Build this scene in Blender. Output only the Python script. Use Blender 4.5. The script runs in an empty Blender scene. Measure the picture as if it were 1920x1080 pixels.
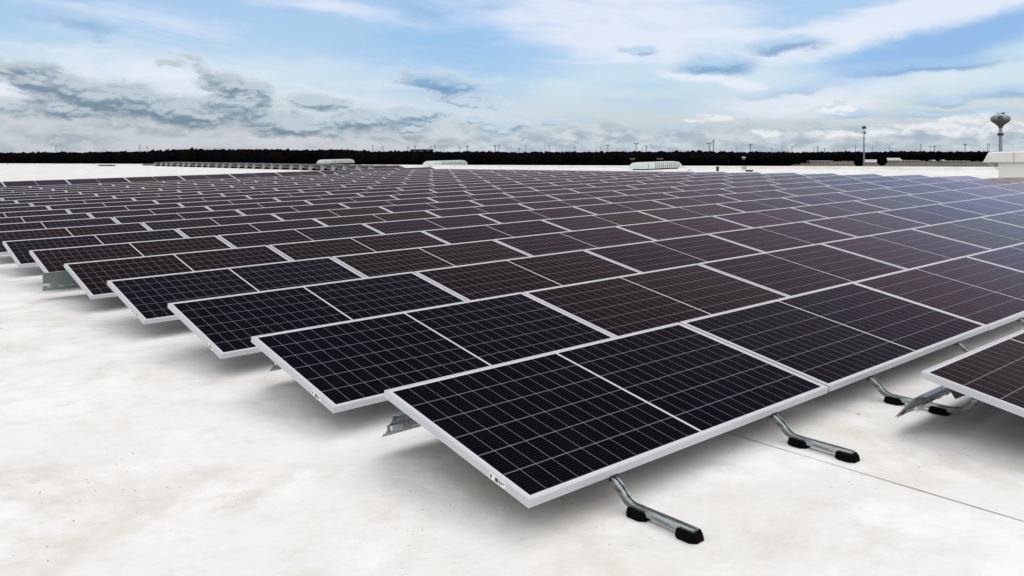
import bpy, math, random
from mathutils import Matrix, Vector
R = math.radians
rnd = random.Random(11)
scene = bpy.context.scene

# ------------------------------------------------------------------ camera
F_PX, PPY = 1581.035, -253.0                       # focal length and principal point shift, in photo pixels
YAW = 0.703486                                      # view direction, from the +y axis towards +x
PITCH_ROOF, ROLL_ROOF = 0.009347, -0.014881      # attitude relative to the roof plane
PITCH = math.atan((540 + PPY - 287.0) / F_PX)    # attitude relative to gravity (flat horizon)
CAM = Vector((-2.12287, -3.39859, 1.134055))

def basis(pitch, roll):
    fw = Vector((math.sin(YAW) * math.cos(pitch), math.cos(YAW) * math.cos(pitch), -math.sin(pitch)))
    rt = Vector((math.cos(YAW), -math.sin(YAW), 0)); up = rt.cross(fw)
    r = rt * math.cos(roll) + up * math.sin(roll); u = up * math.cos(roll) - rt * math.sin(roll)
    return r, u, fw

def rot(b):
    r, u, f = b
    return Matrix(((r.x, u.x, -f.x), (r.y, u.y, -f.y), (r.z, u.z, -f.z)))
BW, BR = basis(PITCH, 0.0), basis(PITCH_ROOF, ROLL_ROOF)
ROOF = (Matrix.Translation(CAM) @ (rot(BW) @ rot(BR).transposed()).to_4x4() @ Matrix.Translation(-CAM))  # roof falls gently

cd = bpy.data.cameras.new('camera'); cam = bpy.data.objects.new('camera', cd)
scene.collection.objects.link(cam); scene.camera = cam
cam.matrix_world = Matrix.Translation(CAM) @ rot(BW).to_4x4()
cd.sensor_width = 36; cd.lens = F_PX / 1920 * 36; cd.shift_y = PPY / 1920
cd.clip_start = 0.05; cd.clip_end = 20000

# ------------------------------------------------------------------ sky
def ray(u, v, b=BW):
    r, up, f = b
    return (f + r * ((u - 960) / F_PX) - up * ((v - 540 - PPY) / F_PX))

def azel(u, v):
    d = ray(u, v).normalized()
    a = math.degrees(math.atan2(d.x, d.y)) - math.degrees(YAW)
    return a, math.degrees(math.asin(d.z))

world = bpy.data.worlds.new('World'); scene.world = world; world.use_nodes = True
wt = world.node_tree; wt.nodes.clear()
SUN_EL, SUN_AZ = R(60), R(75)

def lin(c):
    return tuple((x / 255 / 12.92) if x / 255 <= .04045 else ((x / 255 + .055) / 1.055) ** 2.4 for x in c)

class G:
    def __init__(s, t): s.t = t
    def n(s, ty, **k):
        n = s.t.nodes.new(ty)
        for a, b in k.items(): setattr(n, a, b)
        return n
    def put(s, sock, v):
        if isinstance(v, bpy.types.NodeSocket): s.t.links.new(v, sock)
        elif v is not None:
            if sock.type == 'RGBA' and len(v) == 3: v = (*v, 1)
            sock.default_value = v
    def m(s, op, a, b=None, c=None, clamp=False):
        n = s.n('ShaderNodeMath', operation=op, use_clamp=clamp)
        for i, x in enumerate((a, b, c)):
            if x is not None: s.put(n.inputs[i], x)
        return n.outputs[0]
    def vm(s, op, a, b=None):
        n = s.n('ShaderNodeVectorMath', operation=op); s.put(n.inputs[0], a)
        if b is not None: s.put(n.inputs[1], b)
        return n.outputs['Value'] if op in ('LENGTH', 'DOT_PRODUCT') else n.outputs[0]
    def xyz(s, x, y, z=0.0):
        n = s.n('ShaderNodeCombineXYZ'); s.put(n.inputs[0], x); s.put(n.inputs[1], y); s.put(n.inputs[2], z)
        return n.outputs[0]
    def sep(s, v):
        n = s.n('ShaderNodeSeparateXYZ'); s.put(n.inputs[0], v); return n.outputs
    def noise(s, vec, scale, detail=4, rough=.5, dist=0.0, col=False):
        n = s.n('ShaderNodeTexNoise'); s.put(n.inputs['Vector'], vec)
        n.inputs['Scale'].default_value = scale; n.inputs['Detail'].default_value = detail
        n.inputs['Roughness'].default_value = rough; n.inputs['Distortion'].default_value = dist
        return n.outputs['Color'] if col else n.outputs['Fac']
    def mr(s, v, a, b, c=0.0, d=1.0, smooth=True):
        n = s.n('ShaderNodeMapRange', interpolation_type='SMOOTHSTEP' if smooth else 'LINEAR')
        s.put(n.inputs[0], v)
        for i, x in enumerate((a, b, c, d)): n.inputs[i + 1].default_value = x
        return n.outputs[0]
    def mix(s, f, a, b, mode='MIX'):
        n = s.n('ShaderNodeMix', data_type='RGBA', blend_type=mode)
        s.put(n.inputs[0], f); s.put(n.inputs[6], a); s.put(n.inputs[7], b)
        return n.outputs[2]
    def ramp(s, f, stops):
        n = s.n('ShaderNodeValToRGB'); s.put(n.inputs[0], f); e = n.color_ramp.elements
        while len(e) < len(stops): e.new(.5)
        for el, (p, c) in zip(e, stops): el.position = p; el.color = (*c, 1)
        return n.outputs[0]

g = G(wt)
tc = g.n('ShaderNodeTexCoord').outputs['Generated']
dx, dy, dz = g.sep(g.vm('NORMALIZE', tc))
az = g.m('SUBTRACT', g.m('MULTIPLY', g.m('ARCTAN2', dx, dy), 57.29578), math.degrees(YAW))
az = g.m('WRAP', az, 180.0, -180.0)
el = g.m('MULTIPLY', g.m('ARCSINE', dz), 57.29578)
P = g.xyz(az, g.m('MULTIPLY', el, 1.0))
w3 = g.vm('SUBTRACT', g.noise(g.xyz(g.m('MULTIPLY', az, .5), el), .55, 5, .6, col=True), (.5, .5, .5))
PW = g.vm('ADD', P, g.vm('MULTIPLY', w3, (4.0, 1.6, 0)))

def blobs(lst, P=PW):
    acc = None
    for b in lst:
        u, v, ru, rv = b[:4]; rotd = b[4] if len(b) > 4 else 0; wgt = b[5] if len(b) > 5 else 1.0
        a, e = azel(u, v); s = 180 / math.pi / 1532
        m = g.n('ShaderNodeMapping', vector_type='TEXTURE')
        if acc is None: g.put(m.inputs[0], P)
        else:                       # chained, so that the renderer works through one cloud at a time
            ch = g.n('ShaderNodeVectorMath', operation='MULTIPLY_ADD')
            g.put(ch.inputs[0], acc); ch.inputs[1].default_value = (1e-6, 1e-6, 0); g.put(ch.inputs[2], P)
            g.put(m.inputs[0], ch.outputs[0])
        m.inputs['Location'].default_value = (a, e, 0)
        m.inputs['Rotation'].default_value = (0, 0, R(rotd))
        m.inputs['Scale'].default_value = (ru * s * 1.75, rv * s * 1.85, 1)
        o = g.m('MULTIPLY', g.mr(g.vm('LENGTH', m.outputs[0]), 1.0, 0.0, 0.0, 1.0), wgt)
        acc = o if acc is None else g.m('MAXIMUM', acc, o)
    return acc
puff = g.noise(g.xyz(g.m('MULTIPLY', az, .55), g.m('MULTIPLY', el, 1.25)), 1.1, 8, .58, .2)
puff2 = g.noise(g.xyz(g.m('MULTIPLY', az, .35), g.m('MULTIPLY', el, 1.5), 7.3), .9, 7, .6, .4)
streak = g.noise(g.xyz(g.m('MULTIPLY', g.m('ADD', az, g.m('MULTIPLY', el, -1.2)), .10), g.m('MULTIPLY', g.m('ADD', el, g.m('MULTIPLY', az, .10)), .55), 3.1), 1.0, 7, .6, .8)
# clear air between clouds
base = g.ramp(g.m('DIVIDE', el, 40.0, clamp=True), [(0, lin((178, 194, 206))), (.05, lin((200, 214, 224))), (.12, lin((212, 232, 244))),
                                         (.19, lin((176, 212, 242))), (.27, lin((172, 205, 245))), (.6, lin((178, 192, 215))), (1, lin((165, 180, 205)))])
nish = g.n('ShaderNodeTexSky', sky_type='NISHITA'); nish.sun_disc = False
nish.sun_elevation = SUN_EL; nish.sun_rotation = SUN_AZ
nsk = g.vm('MULTIPLY', nish.outputs[0], (.09, .09, .09))
base = g.mix(.16, base, nsk)
# deeper blue openings
bluem = g.mr(g.m('ADD', blobs([(900, 90, 330, 95, 4, .9), (330, 60, 200, 45, -6, .55), (1240, 170, 240, 60, -4, .55), (860, 165, 190, 50, 0, .8), (1760, 85, 270, 42, 14, 1.1)]), g.m('MULTIPLY', g.m('SUBTRACT', streak, .5), .9)), .25, 1.05)
col = g.mix(g.m('MULTIPLY', bluem, .75), base, lin((142, 190, 238)))
# thin white sheets
sheet = g.mr(g.m('ADD', g.m('MULTIPLY', blobs([(1180, 50, 330, 80, -4, 1), (1700, 30, 330, 34, 12, 1.3), (640, 20, 260, 22, -8, .8), (240, 55, 260, 40, -4, .6), (560, 120, 330, 26, -3, .55), (1330, 148, 130, 12, -8, 1.1), (1560, 170, 240, 40, 6, .8), (240, 140, 260, 40, -8, .7), (60, 160, 80, 26, 0, 1.1), (720, 190, 320, 26, -2, .6)]), .9), g.m('MULTIPLY', g.m('SUBTRACT', streak, .5), 1.5)), .2, .95)
col = g.mix(g.m('MULTIPLY', sheet, .80), col, lin((236, 240, 251)))
# relief of the cloud field: lit from above
puffu = g.noise(g.xyz(g.m('MULTIPLY', az, .55), g.m('MULTIPLY', g.m('ADD', el, .28), 1.25)), 1.1, 8, .58, .2)
relief = g.mr(g.m('SUBTRACT', puff, puffu), -.10, .12)
# low grey bank along the horizon
bank = g.mr(g.m('ADD', g.m('MULTIPLY', g.mr(el, 3.3, .6), .8), g.m('MULTIPLY', g.m('SUBTRACT', puff2, .5), 1.6)), .30, .85)
bankc = g.mix(g.mr(puff, .38, .62), lin((164, 180, 194)), lin((210, 218, 225)))
col = g.mix(g.m('MULTIPLY', bank, .8), col, bankc)
# left side: heavier, flatter bank
lbank = g.mr(g.m('ADD', blobs([(60, 240, 330, 45, 0, 1), (330, 255, 420, 36, 0, 1), (650, 262, 260, 22, 0, .9)]), g.m('MULTIPLY', g.m('SUBTRACT', puff2, .5), 1.4)), .22, .8)
lbc = g.mix(g.mr(streak, .35, .65), lin((160, 170, 182)), lin((212, 214, 216)))
lbc = g.mix(g.mr(puff, .4, .62), lbc, lin((196, 202, 208)))
col = g.mix(g.m('MULTIPLY', lbank, .85), col, lbc)
# dark cumulus: light tops, darker flat bases
DK = [(820, 150, 92, 20, -8, 1.0), (35, 130, 62, 20, 0, 1.1), (110, 160, 110, 26, -18, 1.2), (225, 190, 125, 28, -8, 1.3), (330, 208, 100, 24, -8, 1.3), (140, 207, 160, 18, 0, 1),
      (450, 192, 62, 22, 0, 1.2), (600, 190, 62, 14, 0, 1.15), (418, 152, 50, 19, 0, 1.15), (490, 165, 42, 16, -20, 1), (545, 236, 95, 20, -6, 1.25), (680, 226, 75, 17, 0, 1.15), (760, 240, 70, 12, 0, .9),
      (350, 102, 22, 7, -20, .8), (315, 118, 28, 8, 0, .8), (375, 128, 24, 10, -30, .75), (785, 216, 48, 15, 0, 1.1), (865, 190, 60, 10, -10, 1), (925, 193, 32, 7, 0, 1.05),
      (890, 226, 30, 9, 0, 1), (950, 240, 60, 12, 8, .95), (1040, 232, 60, 8, 0, .75)]
dk = blobs(DK); dku = blobs(DK, g.vm('ADD', PW, (0, .42, 0)))
fine = g.noise(g.xyz(g.m('MULTIPLY', az, .7), g.m('MULTIPLY', el, 1.3)), 3.2, 6, .65, .1)
pamp = g.m('ADD', g.m('MULTIPLY', g.m('SUBTRACT', puff, .5), .95), g.m('MULTIPLY', g.m('SUBTRACT', fine, .5), .55))
edge = g.m('ADD', dk, pamp)
rim = g.mr(edge, .0, .60); body = g.mr(edge, .18, .86)
base_sh = g.m('ADD', g.m('SUBTRACT', dku, dk), g.m('MULTIPLY', g.m('SUBTRACT', relief, .5), -.55))
isblue = g.mr(g.m('ADD', az, g.m('MULTIPLY', el, 1.5)), -14, 2)
dtop = g.mix(isblue, lin((188, 202, 211)), lin((196, 214, 228)))
dbot = g.mix(isblue, lin((112, 136, 156)), lin((118, 152, 178)))
col = g.mix(g.m('MULTIPLY', rim, .34), col, lin((240, 244, 247)))
col = g.mix(g.m('MULTIPLY', body, .92), col, g.mix(g.mr(base_sh, -.45, .42), dtop, dbot))
# soft blue-grey smudges, thinner, on the upper left and the right
SB = [(820, 152, 80, 17, -8, 1.0), (1345, 122, 74, 15, 0, 1.25), (1470, 86, 64, 15, 4, 1.3), (1190, 90, 30, 8, 0, 1.1), (1745, 122, 130, 11, 3, 1.15), (1480, 166, 100, 9, 5, .75), (1000, 110, 60, 6, 0, .4),
      (1765, 188, 60, 9, 0, .8), (1900, 170, 75, 11, 6, .9), (1600, 212, 60, 7, 0, .8), (1780, 210, 140, 7, 0, .8), (1280, 240, 80, 8, 0, .5), (1080, 228, 70, 9, 0, .5), (150, 40, 64, 15, -8, .85), (188, 70, 28, 8, 0, .75), (790, 15, 80, 14, -6, .6), (910, 12, 60, 10, 6, .5)]
sb = g.m('ADD', blobs(SB), g.m('ADD', g.m('MULTIPLY', g.m('SUBTRACT', puff, .5), .6), g.m('MULTIPLY', g.m('SUBTRACT', fine, .5), .35))); sbu = blobs(SB, g.vm('ADD', PW, (0, .30, 0)))
sbm = g.mr(sb, .12, 1.05)
col = g.mix(g.m('MULTIPLY', sbm, .80), col, g.mix(g.mr(g.m('SUBTRACT', sbu, sb), -.6, .35), lin((178, 210, 236)), lin((104, 152, 200))))
wedge = g.mr(g.m('ADD', blobs([(1830, 70, 230, 30, 13, 1.1), (1650, 104, 120, 16, 10, .8)]), g.m('MULTIPLY', g.m('SUBTRACT', streak, .5), .5)), .1, .9)
col = g.mix(g.m('MULTIPLY', wedge, .60), col, lin((146, 184, 230)))
# small bright cumulus on the right
wt_ = g.mr(g.m('ADD', blobs([(1568, 200, 34, 11, 0, 1.1), (1790, 232, 80, 18, 0, 1.1), (1690, 243, 60, 9, 0, .9), (1880, 240, 60, 14, 0, .9), (1600, 250, 80, 8, 0, .7), (1325, 226, 40, 6, 0, 1), (1440, 252, 30, 6, 0, .8), (1640, 236, 26, 6, 0, .8)]),
                g.m('MULTIPLY', g.m('SUBTRACT', puff, .5), 1.2)), .3, .75)
col = g.mix(g.m('MULTIPLY', wt_, .7), col, g.mix(g.mr(relief, -.3, .8), lin((204, 212, 222)), lin((244, 244, 246))))
# made-up unseen sky: dark ahead to dim panel reflections, bright overhead for the roof
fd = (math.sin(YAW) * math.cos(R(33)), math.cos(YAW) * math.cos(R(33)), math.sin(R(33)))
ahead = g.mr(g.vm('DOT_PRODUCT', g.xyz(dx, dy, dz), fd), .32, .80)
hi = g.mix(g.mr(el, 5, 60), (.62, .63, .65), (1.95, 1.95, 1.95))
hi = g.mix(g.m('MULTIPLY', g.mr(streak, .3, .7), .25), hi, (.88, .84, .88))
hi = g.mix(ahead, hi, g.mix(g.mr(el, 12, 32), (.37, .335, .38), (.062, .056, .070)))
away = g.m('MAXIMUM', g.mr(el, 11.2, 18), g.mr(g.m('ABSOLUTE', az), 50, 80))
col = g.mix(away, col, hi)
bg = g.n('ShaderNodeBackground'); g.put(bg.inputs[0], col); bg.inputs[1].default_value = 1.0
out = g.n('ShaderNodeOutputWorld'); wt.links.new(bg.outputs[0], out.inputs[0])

sl = bpy.data.lights.new('sun', 'SUN'); sl.energy = 1.0; sl.angle = R(40); sl.color = (1, .98, .96)
sun = bpy.data.objects.new('sun', sl); scene.collection.objects.link(sun)
sd = Vector((math.sin(SUN_AZ) * math.cos(SUN_EL), math.cos(SUN_AZ) * math.cos(SUN_EL), math.sin(SUN_EL)))
sun.rotation_euler = (-sd).to_track_quat('-Z', 'Y').to_euler()
sun.location = sd * 50
scene.cycles.max_bounces = 6; scene.cycles.diffuse_bounces = 3; scene.cycles.glossy_bounces = 3
scene.cycles.use_denoising = True
vs = scene.view_settings; vs.view_transform = 'Standard'; vs.look = 'None'; vs.exposure = 0.0; vs.gamma = 1.0; vs.use_curve_mapping = False

# ------------------------------------------------------------------ materials
def mat(name, base=(.5, .5, .5), rough=.5, metal=0.0, ior=None, build=None, spec=None):
    m = bpy.data.materials.new(name); m.use_nodes = True
    t = m.node_tree; b = t.nodes['Principled BSDF']; q = G(t)
    b.inputs['Base Color'].default_value = (*base, 1)
    b.inputs['Roughness'].default_value = rough; b.inputs['Metallic'].default_value = metal
    if ior: b.inputs['IOR'].default_value = ior
    if build: build(q, b)
    return m

def bump(q, b, h, strength, dist=.01):
    n = q.n('ShaderNodeBump'); n.inputs['Strength'].default_value = strength; n.inputs['Distance'].default_value = dist
    q.put(n.inputs['Height'], h); q.put(b.inputs['Normal'], n.outputs[0])

def objc(q): return q.n('ShaderNodeTexCoord').outputs['Object']

def b_roof(q, b):
    p = objc(q)
    big = q.noise(p, .22, 6, .62, .15); mid = q.noise(p, 1.1, 8, .68, .1); fin = q.noise(p, 11, 6, .72); mot = q.noise(p, 3.4, 7, .7)
    grime = q.noise(p, .75, 9, .72, .25)
    c = q.mix(q.mr(big, .36, .64), (.82, .81, .79), (.76, .75, .73))
    c = q.mix(q.m('MULTIPLY', q.mr(mid, .46, .60), .70), c, (.86, .855, .85))
    c = q.mix(q.m('MULTIPLY', q.mr(grime, .47, .66), .85), c, (.67, .63, .575))
    c = q.mix(q.m('MULTIPLY', q.mr(mot, .50, .70), .55), c, (.62, .595, .555))
    c = q.mix(q.m('MULTIPLY', q.mr(fin, .55, .8), .35), c, (.55, .535, .51))
    sp = q.noise(p, 46, 2, .5); zone = q.mr(q.noise(p, .8, 3), .48, .62)
    c = q.mix(q.m('MULTIPLY', q.m('MULTIPLY', q.mr(sp, .68, .74), zone), .8), c, (.20, .17, .14))
    vo = q.n('ShaderNodeTexVoronoi'); q.put(vo.inputs['Vector'], p); vo.inputs['Scale'].default_value = 1.9
    c = q.mix(q.m('MULTIPLY', q.mr(vo.outputs['Distance'], .026, .012), .85), c, (.10, .08, .07))
    q.put(b.inputs['Base Color'], c)
    q.put(b.inputs['Roughness'], q.mr(mid, .3, .7, .5, .68))
    wr = q.noise(p, 1.5, 6, .6, .3)
    bump(q, b, q.m('ADD', q.m('MULTIPLY', wr, 1.0), q.m('MULTIPLY', fin, .06)), .6, .05)
M_ROOF = mat('roof_membrane', (.8, .8, .8), .55, ior=1.35, build=b_roof)
def b_paint(q, b):
    p = objc(q); n = q.noise(p, 1.3, 5, .6)
    q.put(b.inputs['Base Color'], q.mix(q.mr(n, .35, .7), (.80, .79, .76), (.69, .68, .64)))
M_PARAPET = mat('parapet_sheet', rough=.6, build=b_paint)
M_SEAM = mat('seam_edge', (.16, .15, .14), .8)

def b_alu(q, b):
    p = objc(q); n = q.noise(q.vm('MULTIPLY', p, (1, 1, 1)), 5, 4, .6)
    q.put(b.inputs['Base Color'], q.mix(n, (.50, .515, .545), (.59, .60, .635)))
M_ALU = mat('anodised_aluminium', rough=.42, metal=.15, build=b_alu)
M_BACK = mat('grey_backsheet', (.22, .22, .22), .6)

def b_galv(q, b):
    p = objc(q); n = q.noise(p, 60, 4, .7); st = q.noise(q.vm('MULTIPLY', p, (1, .06, .5)), 120, 3, .6)
    c = q.mix(q.mr(n, .35, .65), (.30, .335, .335), (.42, .46, .47))
    c = q.mix(q.m('MULTIPLY', q.mr(st, .48, .62), .6), c, (.10, .12, .12))
    c = q.mix(q.m('MULTIPLY', q.mr(st, .46, .36), .5), c, (.66, .70, .71))
    q.put(b.inputs['Base Color'], c); q.put(b.inputs['Roughness'], q.mr(n, .3, .7, .28, .42))
M_GALV = mat('galvanised_steel', metal=.85, build=b_galv)
M_GALVD = mat('weathered_zinc_plate', (.27, .31, .30), .5, .5)
M_RUB = mat('black_rubber', (.0025, .0025, .0025), .9, ior=1.15)
M_DKST = mat('dark_steel_clamp', (.03, .035, .035), .45, .6)
M_STICK = mat('white_sticker', (.82, .82, .80), .5)
M_INK = mat('sticker_ink', (.03, .03, .03), .6)

LP, PW_, PL = 2.18179, 1.04, 2.163
TILT = 0.191844
def glass(name, cell, cell2, line, tint):
    def bld(q, b):
        p = objc(q); x, y, z = q.sep(p)
        mg = .027; hw = (PL / 2 - mg - .008); cw = hw / 12; ch = (PW_ - 2 * mg) / 6
        xc = q.m('SUBTRACT', x, PL / 2); ax = q.m('ABSOLUTE', xc)
        xi = q.m('DIVIDE', q.m('SUBTRACT', ax, .008), cw); yi = q.m('DIVIDE', q.m('SUBTRACT', q.m('MULTIPLY', y, -1), mg), ch)
        fx = q.m('FRACT', xi); fy = q.m('FRACT', yi)
        ddx = q.m('MULTIPLY', q.m('MINIMUM', fx, q.m('SUBTRACT', 1, fx)), cw)
        ddy = q.m('MULTIPLY', q.m('MINIMUM', fy, q.m('SUBTRACT', 1, fy)), ch)
        lx = q.m('LESS_THAN', ddx, .0014); ly = q.m('LESS_THAN', ddy, .0024)
        dia = q.m('LESS_THAN', q.m('ADD', ddx, ddy), .0065)
        gap = q.m('MAXIMUM', q.m('MAXIMUM', lx, ly), dia)
        # nine busbars along the module
        bf = q.m('FRACT', q.m('MULTIPLY', fy, 9)); bb = q.m('LESS_THAN', q.m('ABSOLUTE', q.m('SUBTRACT', bf, .5)), .045)
        mid = q.m('LESS_THAN', ax, .007)
        outx = q.m('GREATER_THAN', ax, PL / 2 - mg); ym = q.m('MULTIPLY', y, -1)
        outy = q.m('MAXIMUM', q.m('LESS_THAN', ym, mg), q.m('GREATER_THAN', ym, PW_ - mg)); border = q.m('MAXIMUM', outx, outy)
        # colour drifts from cell to cell and from module to module
        oi = q.n('ShaderNodeObjectInfo').outputs['Random']
        wn = q.n('ShaderNodeTexWhiteNoise', noise_dimensions='3D')
        cellid = q.xyz(q.m('FLOOR', q.m('MULTIPLY', q.m('SIGN', xc), q.m('ADD', xi, 1))), q.m('FLOOR', yi), q.m('MULTIPLY', oi, 91))
        q.put(wn.inputs['Vector'], cellid)
        drift = q.noise(q.vm('ADD', p, q.xyz(q.m('MULTIPLY', oi, 37), q.m('MULTIPLY', oi, 11), 0)), .9, 3, .5, .5)
        cc = q.mix(q.mr(drift, .38, .62), cell, cell2)
        cc = q.mix(q.m('MULTIPLY', wn.outputs['Value'], .45), cc, tuple(v * .4 for v in cell))
        c = q.mix(q.m('MULTIPLY', bb, .28), cc, tuple(v * .4 for v in line))
        c = q.mix(gap, c, line); c = q.mix(mid, c, (.60, .60, .62)); c = q.mix(border, c, (.62, .63, .66))
        base_ = c
        sm = q.noise(q.vm('ADD', p, q.xyz(q.m('MULTIPLY', oi, 53), 0, 0)), 2.2, 4, .6, .4)
        ro = q.mr(sm, .3, .7, .07, .13)
        bn = q.n('ShaderNodeBump'); bn.inputs['Strength'].default_value = .07; bn.inputs['Distance'].default_value = .01
        q.put(bn.inputs['Height'], sm); nn_ = bn.outputs[0]
        df = q.n('ShaderNodeBsdfDiffuse'); q.put(df.inputs['Color'], base_)
        gl = q.n('ShaderNodeBsdfGlossy'); q.put(gl.inputs['Color'], tint); q.put(gl.inputs['Roughness'], ro); q.put(gl.inputs['Normal'], nn_)
        fr = q.n('ShaderNodeFresnel'); fr.inputs['IOR'].default_value = 1.27
        mx = q.n('ShaderNodeMixShader'); q.put(mx.inputs[0], fr.outputs[0])
        q.t.links.new(df.outputs[0], mx.inputs[1]); q.t.links.new(gl.outputs[0], mx.inputs[2])
        q.t.links.new(mx.outputs[0], q.t.nodes['Material Output'].inputs[0])
    return mat(name, build=bld)
GL = {
 'black': glass('cells_black', (.0008, .0007, .0034), (.0016, .0007, .0028), (.17, .165, .205), (.80, .73, .82)),
 'navy': glass('cells_navy', (.0012, .0012, .0044), (.0022, .0012, .0038), (.17, .165, .205), (.92, .80, .86)),
 'brown': glass('cells_brown', (.0038, .0020, .0026), (.0028, .0018, .0028), (.19, .17, .18), (.98, .85, .88)),
 'plum': glass('cells_plum', (.0042, .0018, .0042), (.0030, .0016, .0040), (.19, .17, .20), (.97, .83, .91)),
 'olive': glass('cells_olive', (.0030, .0026, .0026), (.0034, .0020, .0028), (.19, .18, .18), (.98, .87, .85)),
}
M_SKYL = mat('white_fibreglass', (.60, .645, .64), .45)
M_LOUV = mat('grey_louvre_gap', (.20, .23, .24), .6)
M_HOOD = mat('cream_sheet_metal', (.70, .70, .665), .5)
M_DARK = mat('dark_vent_metal', (.02, .02, .02), .6)
M_GREYM = mat('grey_vent_metal', (.5, .48, .47), .6)
def b_wood(q, b):
    n = q.noise(objc(q), .03, 5, .6)
    c = q.mix(q.mr(n, .35, .65), (.0022, .0026, .0042), (.0050, .0042, .0032))
    q.put(b.inputs['Base Color'], c)
M_WOODS = mat('bare_winter_woods', rough=1.0, ior=1.05, build=b_wood)
def b_ground(q, b):
    p = objc(q); n = q.noise(p, .004, 6, .6); n2 = q.noise(p, .03, 5, .6)
    c = q.mix(q.mr(n, .42, .6), (.13, .115, .085), (.06, .055, .04))
    q.put(b.inputs['Base Color'], q.mix(q.mr(n2, .5, .7), c, (.17, .15, .115)))
M_GROUND = mat('winter_fields', rough=.95, build=b_ground)
M_BWALL = mat('pale_building_wall', (.26, .245, .22), .7)
M_BROOF = mat('pale_building_roof', (.42, .42, .41), .6)
M_BROOF2 = mat('weathered_roof', (.12, .11, .10), .8)
M_BWIN = mat('dark_window', (.02, .025, .03), .2)
M_TOWER = mat('tower_paint', (.20, .21, .225), .45)
M_STEM = mat('tower_stem_paint', (.34, .33, .37), .6)
M_MAST = mat('mast_grey_steel', (.22, .30, .31), .5, .3)
M_PYL = mat('weathered_pylon_steel', (.06, .09, .11), .7)
M_MARK = mat('tower_emblem_paint', (.03, .032, .035), .6)

# ------------------------------------------------------------------ mesh helpers
class MB:
    def __init__(s): s.v = []; s.f = []; s.mi = []
    def add(s, vs, fs, mi=0):
        o = len(s.v); s.v += [tuple(v) for v in vs]; s.f += [tuple(i + o for i in f) for f in fs]; s.mi += [mi] * len(fs)
    def box(s, x0, x1, y0, y1, z0, z1, mi=0, M=None):
        vs = [Vector(p) for p in ((x0, y0, z0), (x1, y0, z0), (x1, y1, z0), (x0, y1, z0), (x0, y0, z1), (x1, y0, z1), (x1, y1, z1), (x0, y1, z1))]
        if M: vs = [M @ v for v in vs]
        s.add(vs, [(0, 3, 2, 1), (4, 5, 6, 7), (0, 1, 5, 4), (1, 2, 6, 5), (2, 3, 7, 6), (3, 0, 4, 7)], mi)
    def loft(s, rings, mi=0, cap=True, closed=False):
        n = len(rings[0]); vs = [p for r in rings for p in r]; fs = []
        rr = len(rings)
        for i in range(rr if closed else rr - 1):
            j = (i + 1) % rr
            for k in range(n):
                l = (k + 1) % n; fs.append((i * n + k, i * n + l, j * n + l, j * n + k))
        if cap and not closed: fs += [tuple(range(n))[::-1], tuple((rr - 1) * n + k for k in range(n))]
        s.add(vs, fs, mi)
    def tube(s, pts, rad, seg=8, mi=0):
        pts = [Vector(p) for p in pts]; rings = []
        if not isinstance(rad, (list, tuple)): rad = [rad] * len(pts)
        for i, p in enumerate(pts):
            d = (pts[min(i + 1, len(pts) - 1)] - pts[max(i - 1, 0)]).normalized()
            a = Vector((1, 0, 0)) if abs(d.x) < .9 else Vector((0, 1, 0))
            s1 = d.cross(a).normalized(); s2 = d.cross(s1)
            rings.append([p + (s1 * math.cos(t) + s2 * math.sin(t)) * rad[i] for t in [2 * math.pi * k / seg for k in range(seg)]])
        s.loft(rings, mi)
    def lathe(s, prof, seg=24, mi=0, c=(0, 0, 0)):
        rings = [[(c[0] + r * math.cos(2 * math.pi * k / seg), c[1] + r * math.sin(2 * math.pi * k / seg), c[2] + z) for k in range(seg)] for r, z in prof]
        s.loft(rings, mi)
    def prism(s, poly, x0, x1, mi=0):      # polygon in (y, z) extruded along x
        s.loft([[(x0, y, z) for y, z in poly], [(x1, y, z) for y, z in poly]], mi)
    def mesh(s, name, mats, smooth=False):
        import bmesh
        me = bpy.data.meshes.new(name); me.from_pydata(s.v, [], s.f)
        for m in (mats if isinstance(mats, (list, tuple)) else [mats]): me.materials.append(m)
        me.polygons.foreach_set('material_index', s.mi)
        if len(s.f) < 20000:
            bm = bmesh.new(); bm.from_mesh(me); bmesh.ops.recalc_face_normals(bm, faces=bm.faces); bm.to_mesh(me); bm.free()
        if smooth:
            me.polygons.foreach_set('use_smooth', [True] * len(me.polygons))
        me.update(); return me
    def build(s, name, mats, parent=None, M=None, smooth=False):
        return link(name, s.mesh(name, mats, smooth), parent, M)

def link(name, data, parent=None, M=None):
    o = bpy.data.objects.new(name, data); scene.collection.objects.link(o)
    if parent: o.parent = parent
    if M is not None: o.matrix_basis = M
    return o
def tag(o, label, cat, group=None):
    o['label'] = label; o['category'] = cat
    if group: o['group'] = group
    return o
def thing(name, label, cat, M, group=None): return tag(link(name, None, None, M), label, cat, group)
def struct(o): o['kind'] = 'structure'; return o
def T(x, y, z=0.0): return Matrix.Translation((x, y, z))

H = 0.36                                   # high edge of a module above the membrane
def hit(u, v, z):                            # photo pixel -> point on the plane z in roof coordinates
    d = ray(u, v, BR); return CAM + d * ((z - CAM.z) / d.z)
def proj(p):                                 # roof coordinates -> photo pixel
    r, up, f = BR; d = Vector(p) - CAM; zz = d.dot(f)
    return (960 + F_PX * d.dot(r) / zz, 540 + PPY - F_PX * d.dot(up) / zz) if zz > .1 else (-9999, -9999)

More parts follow.
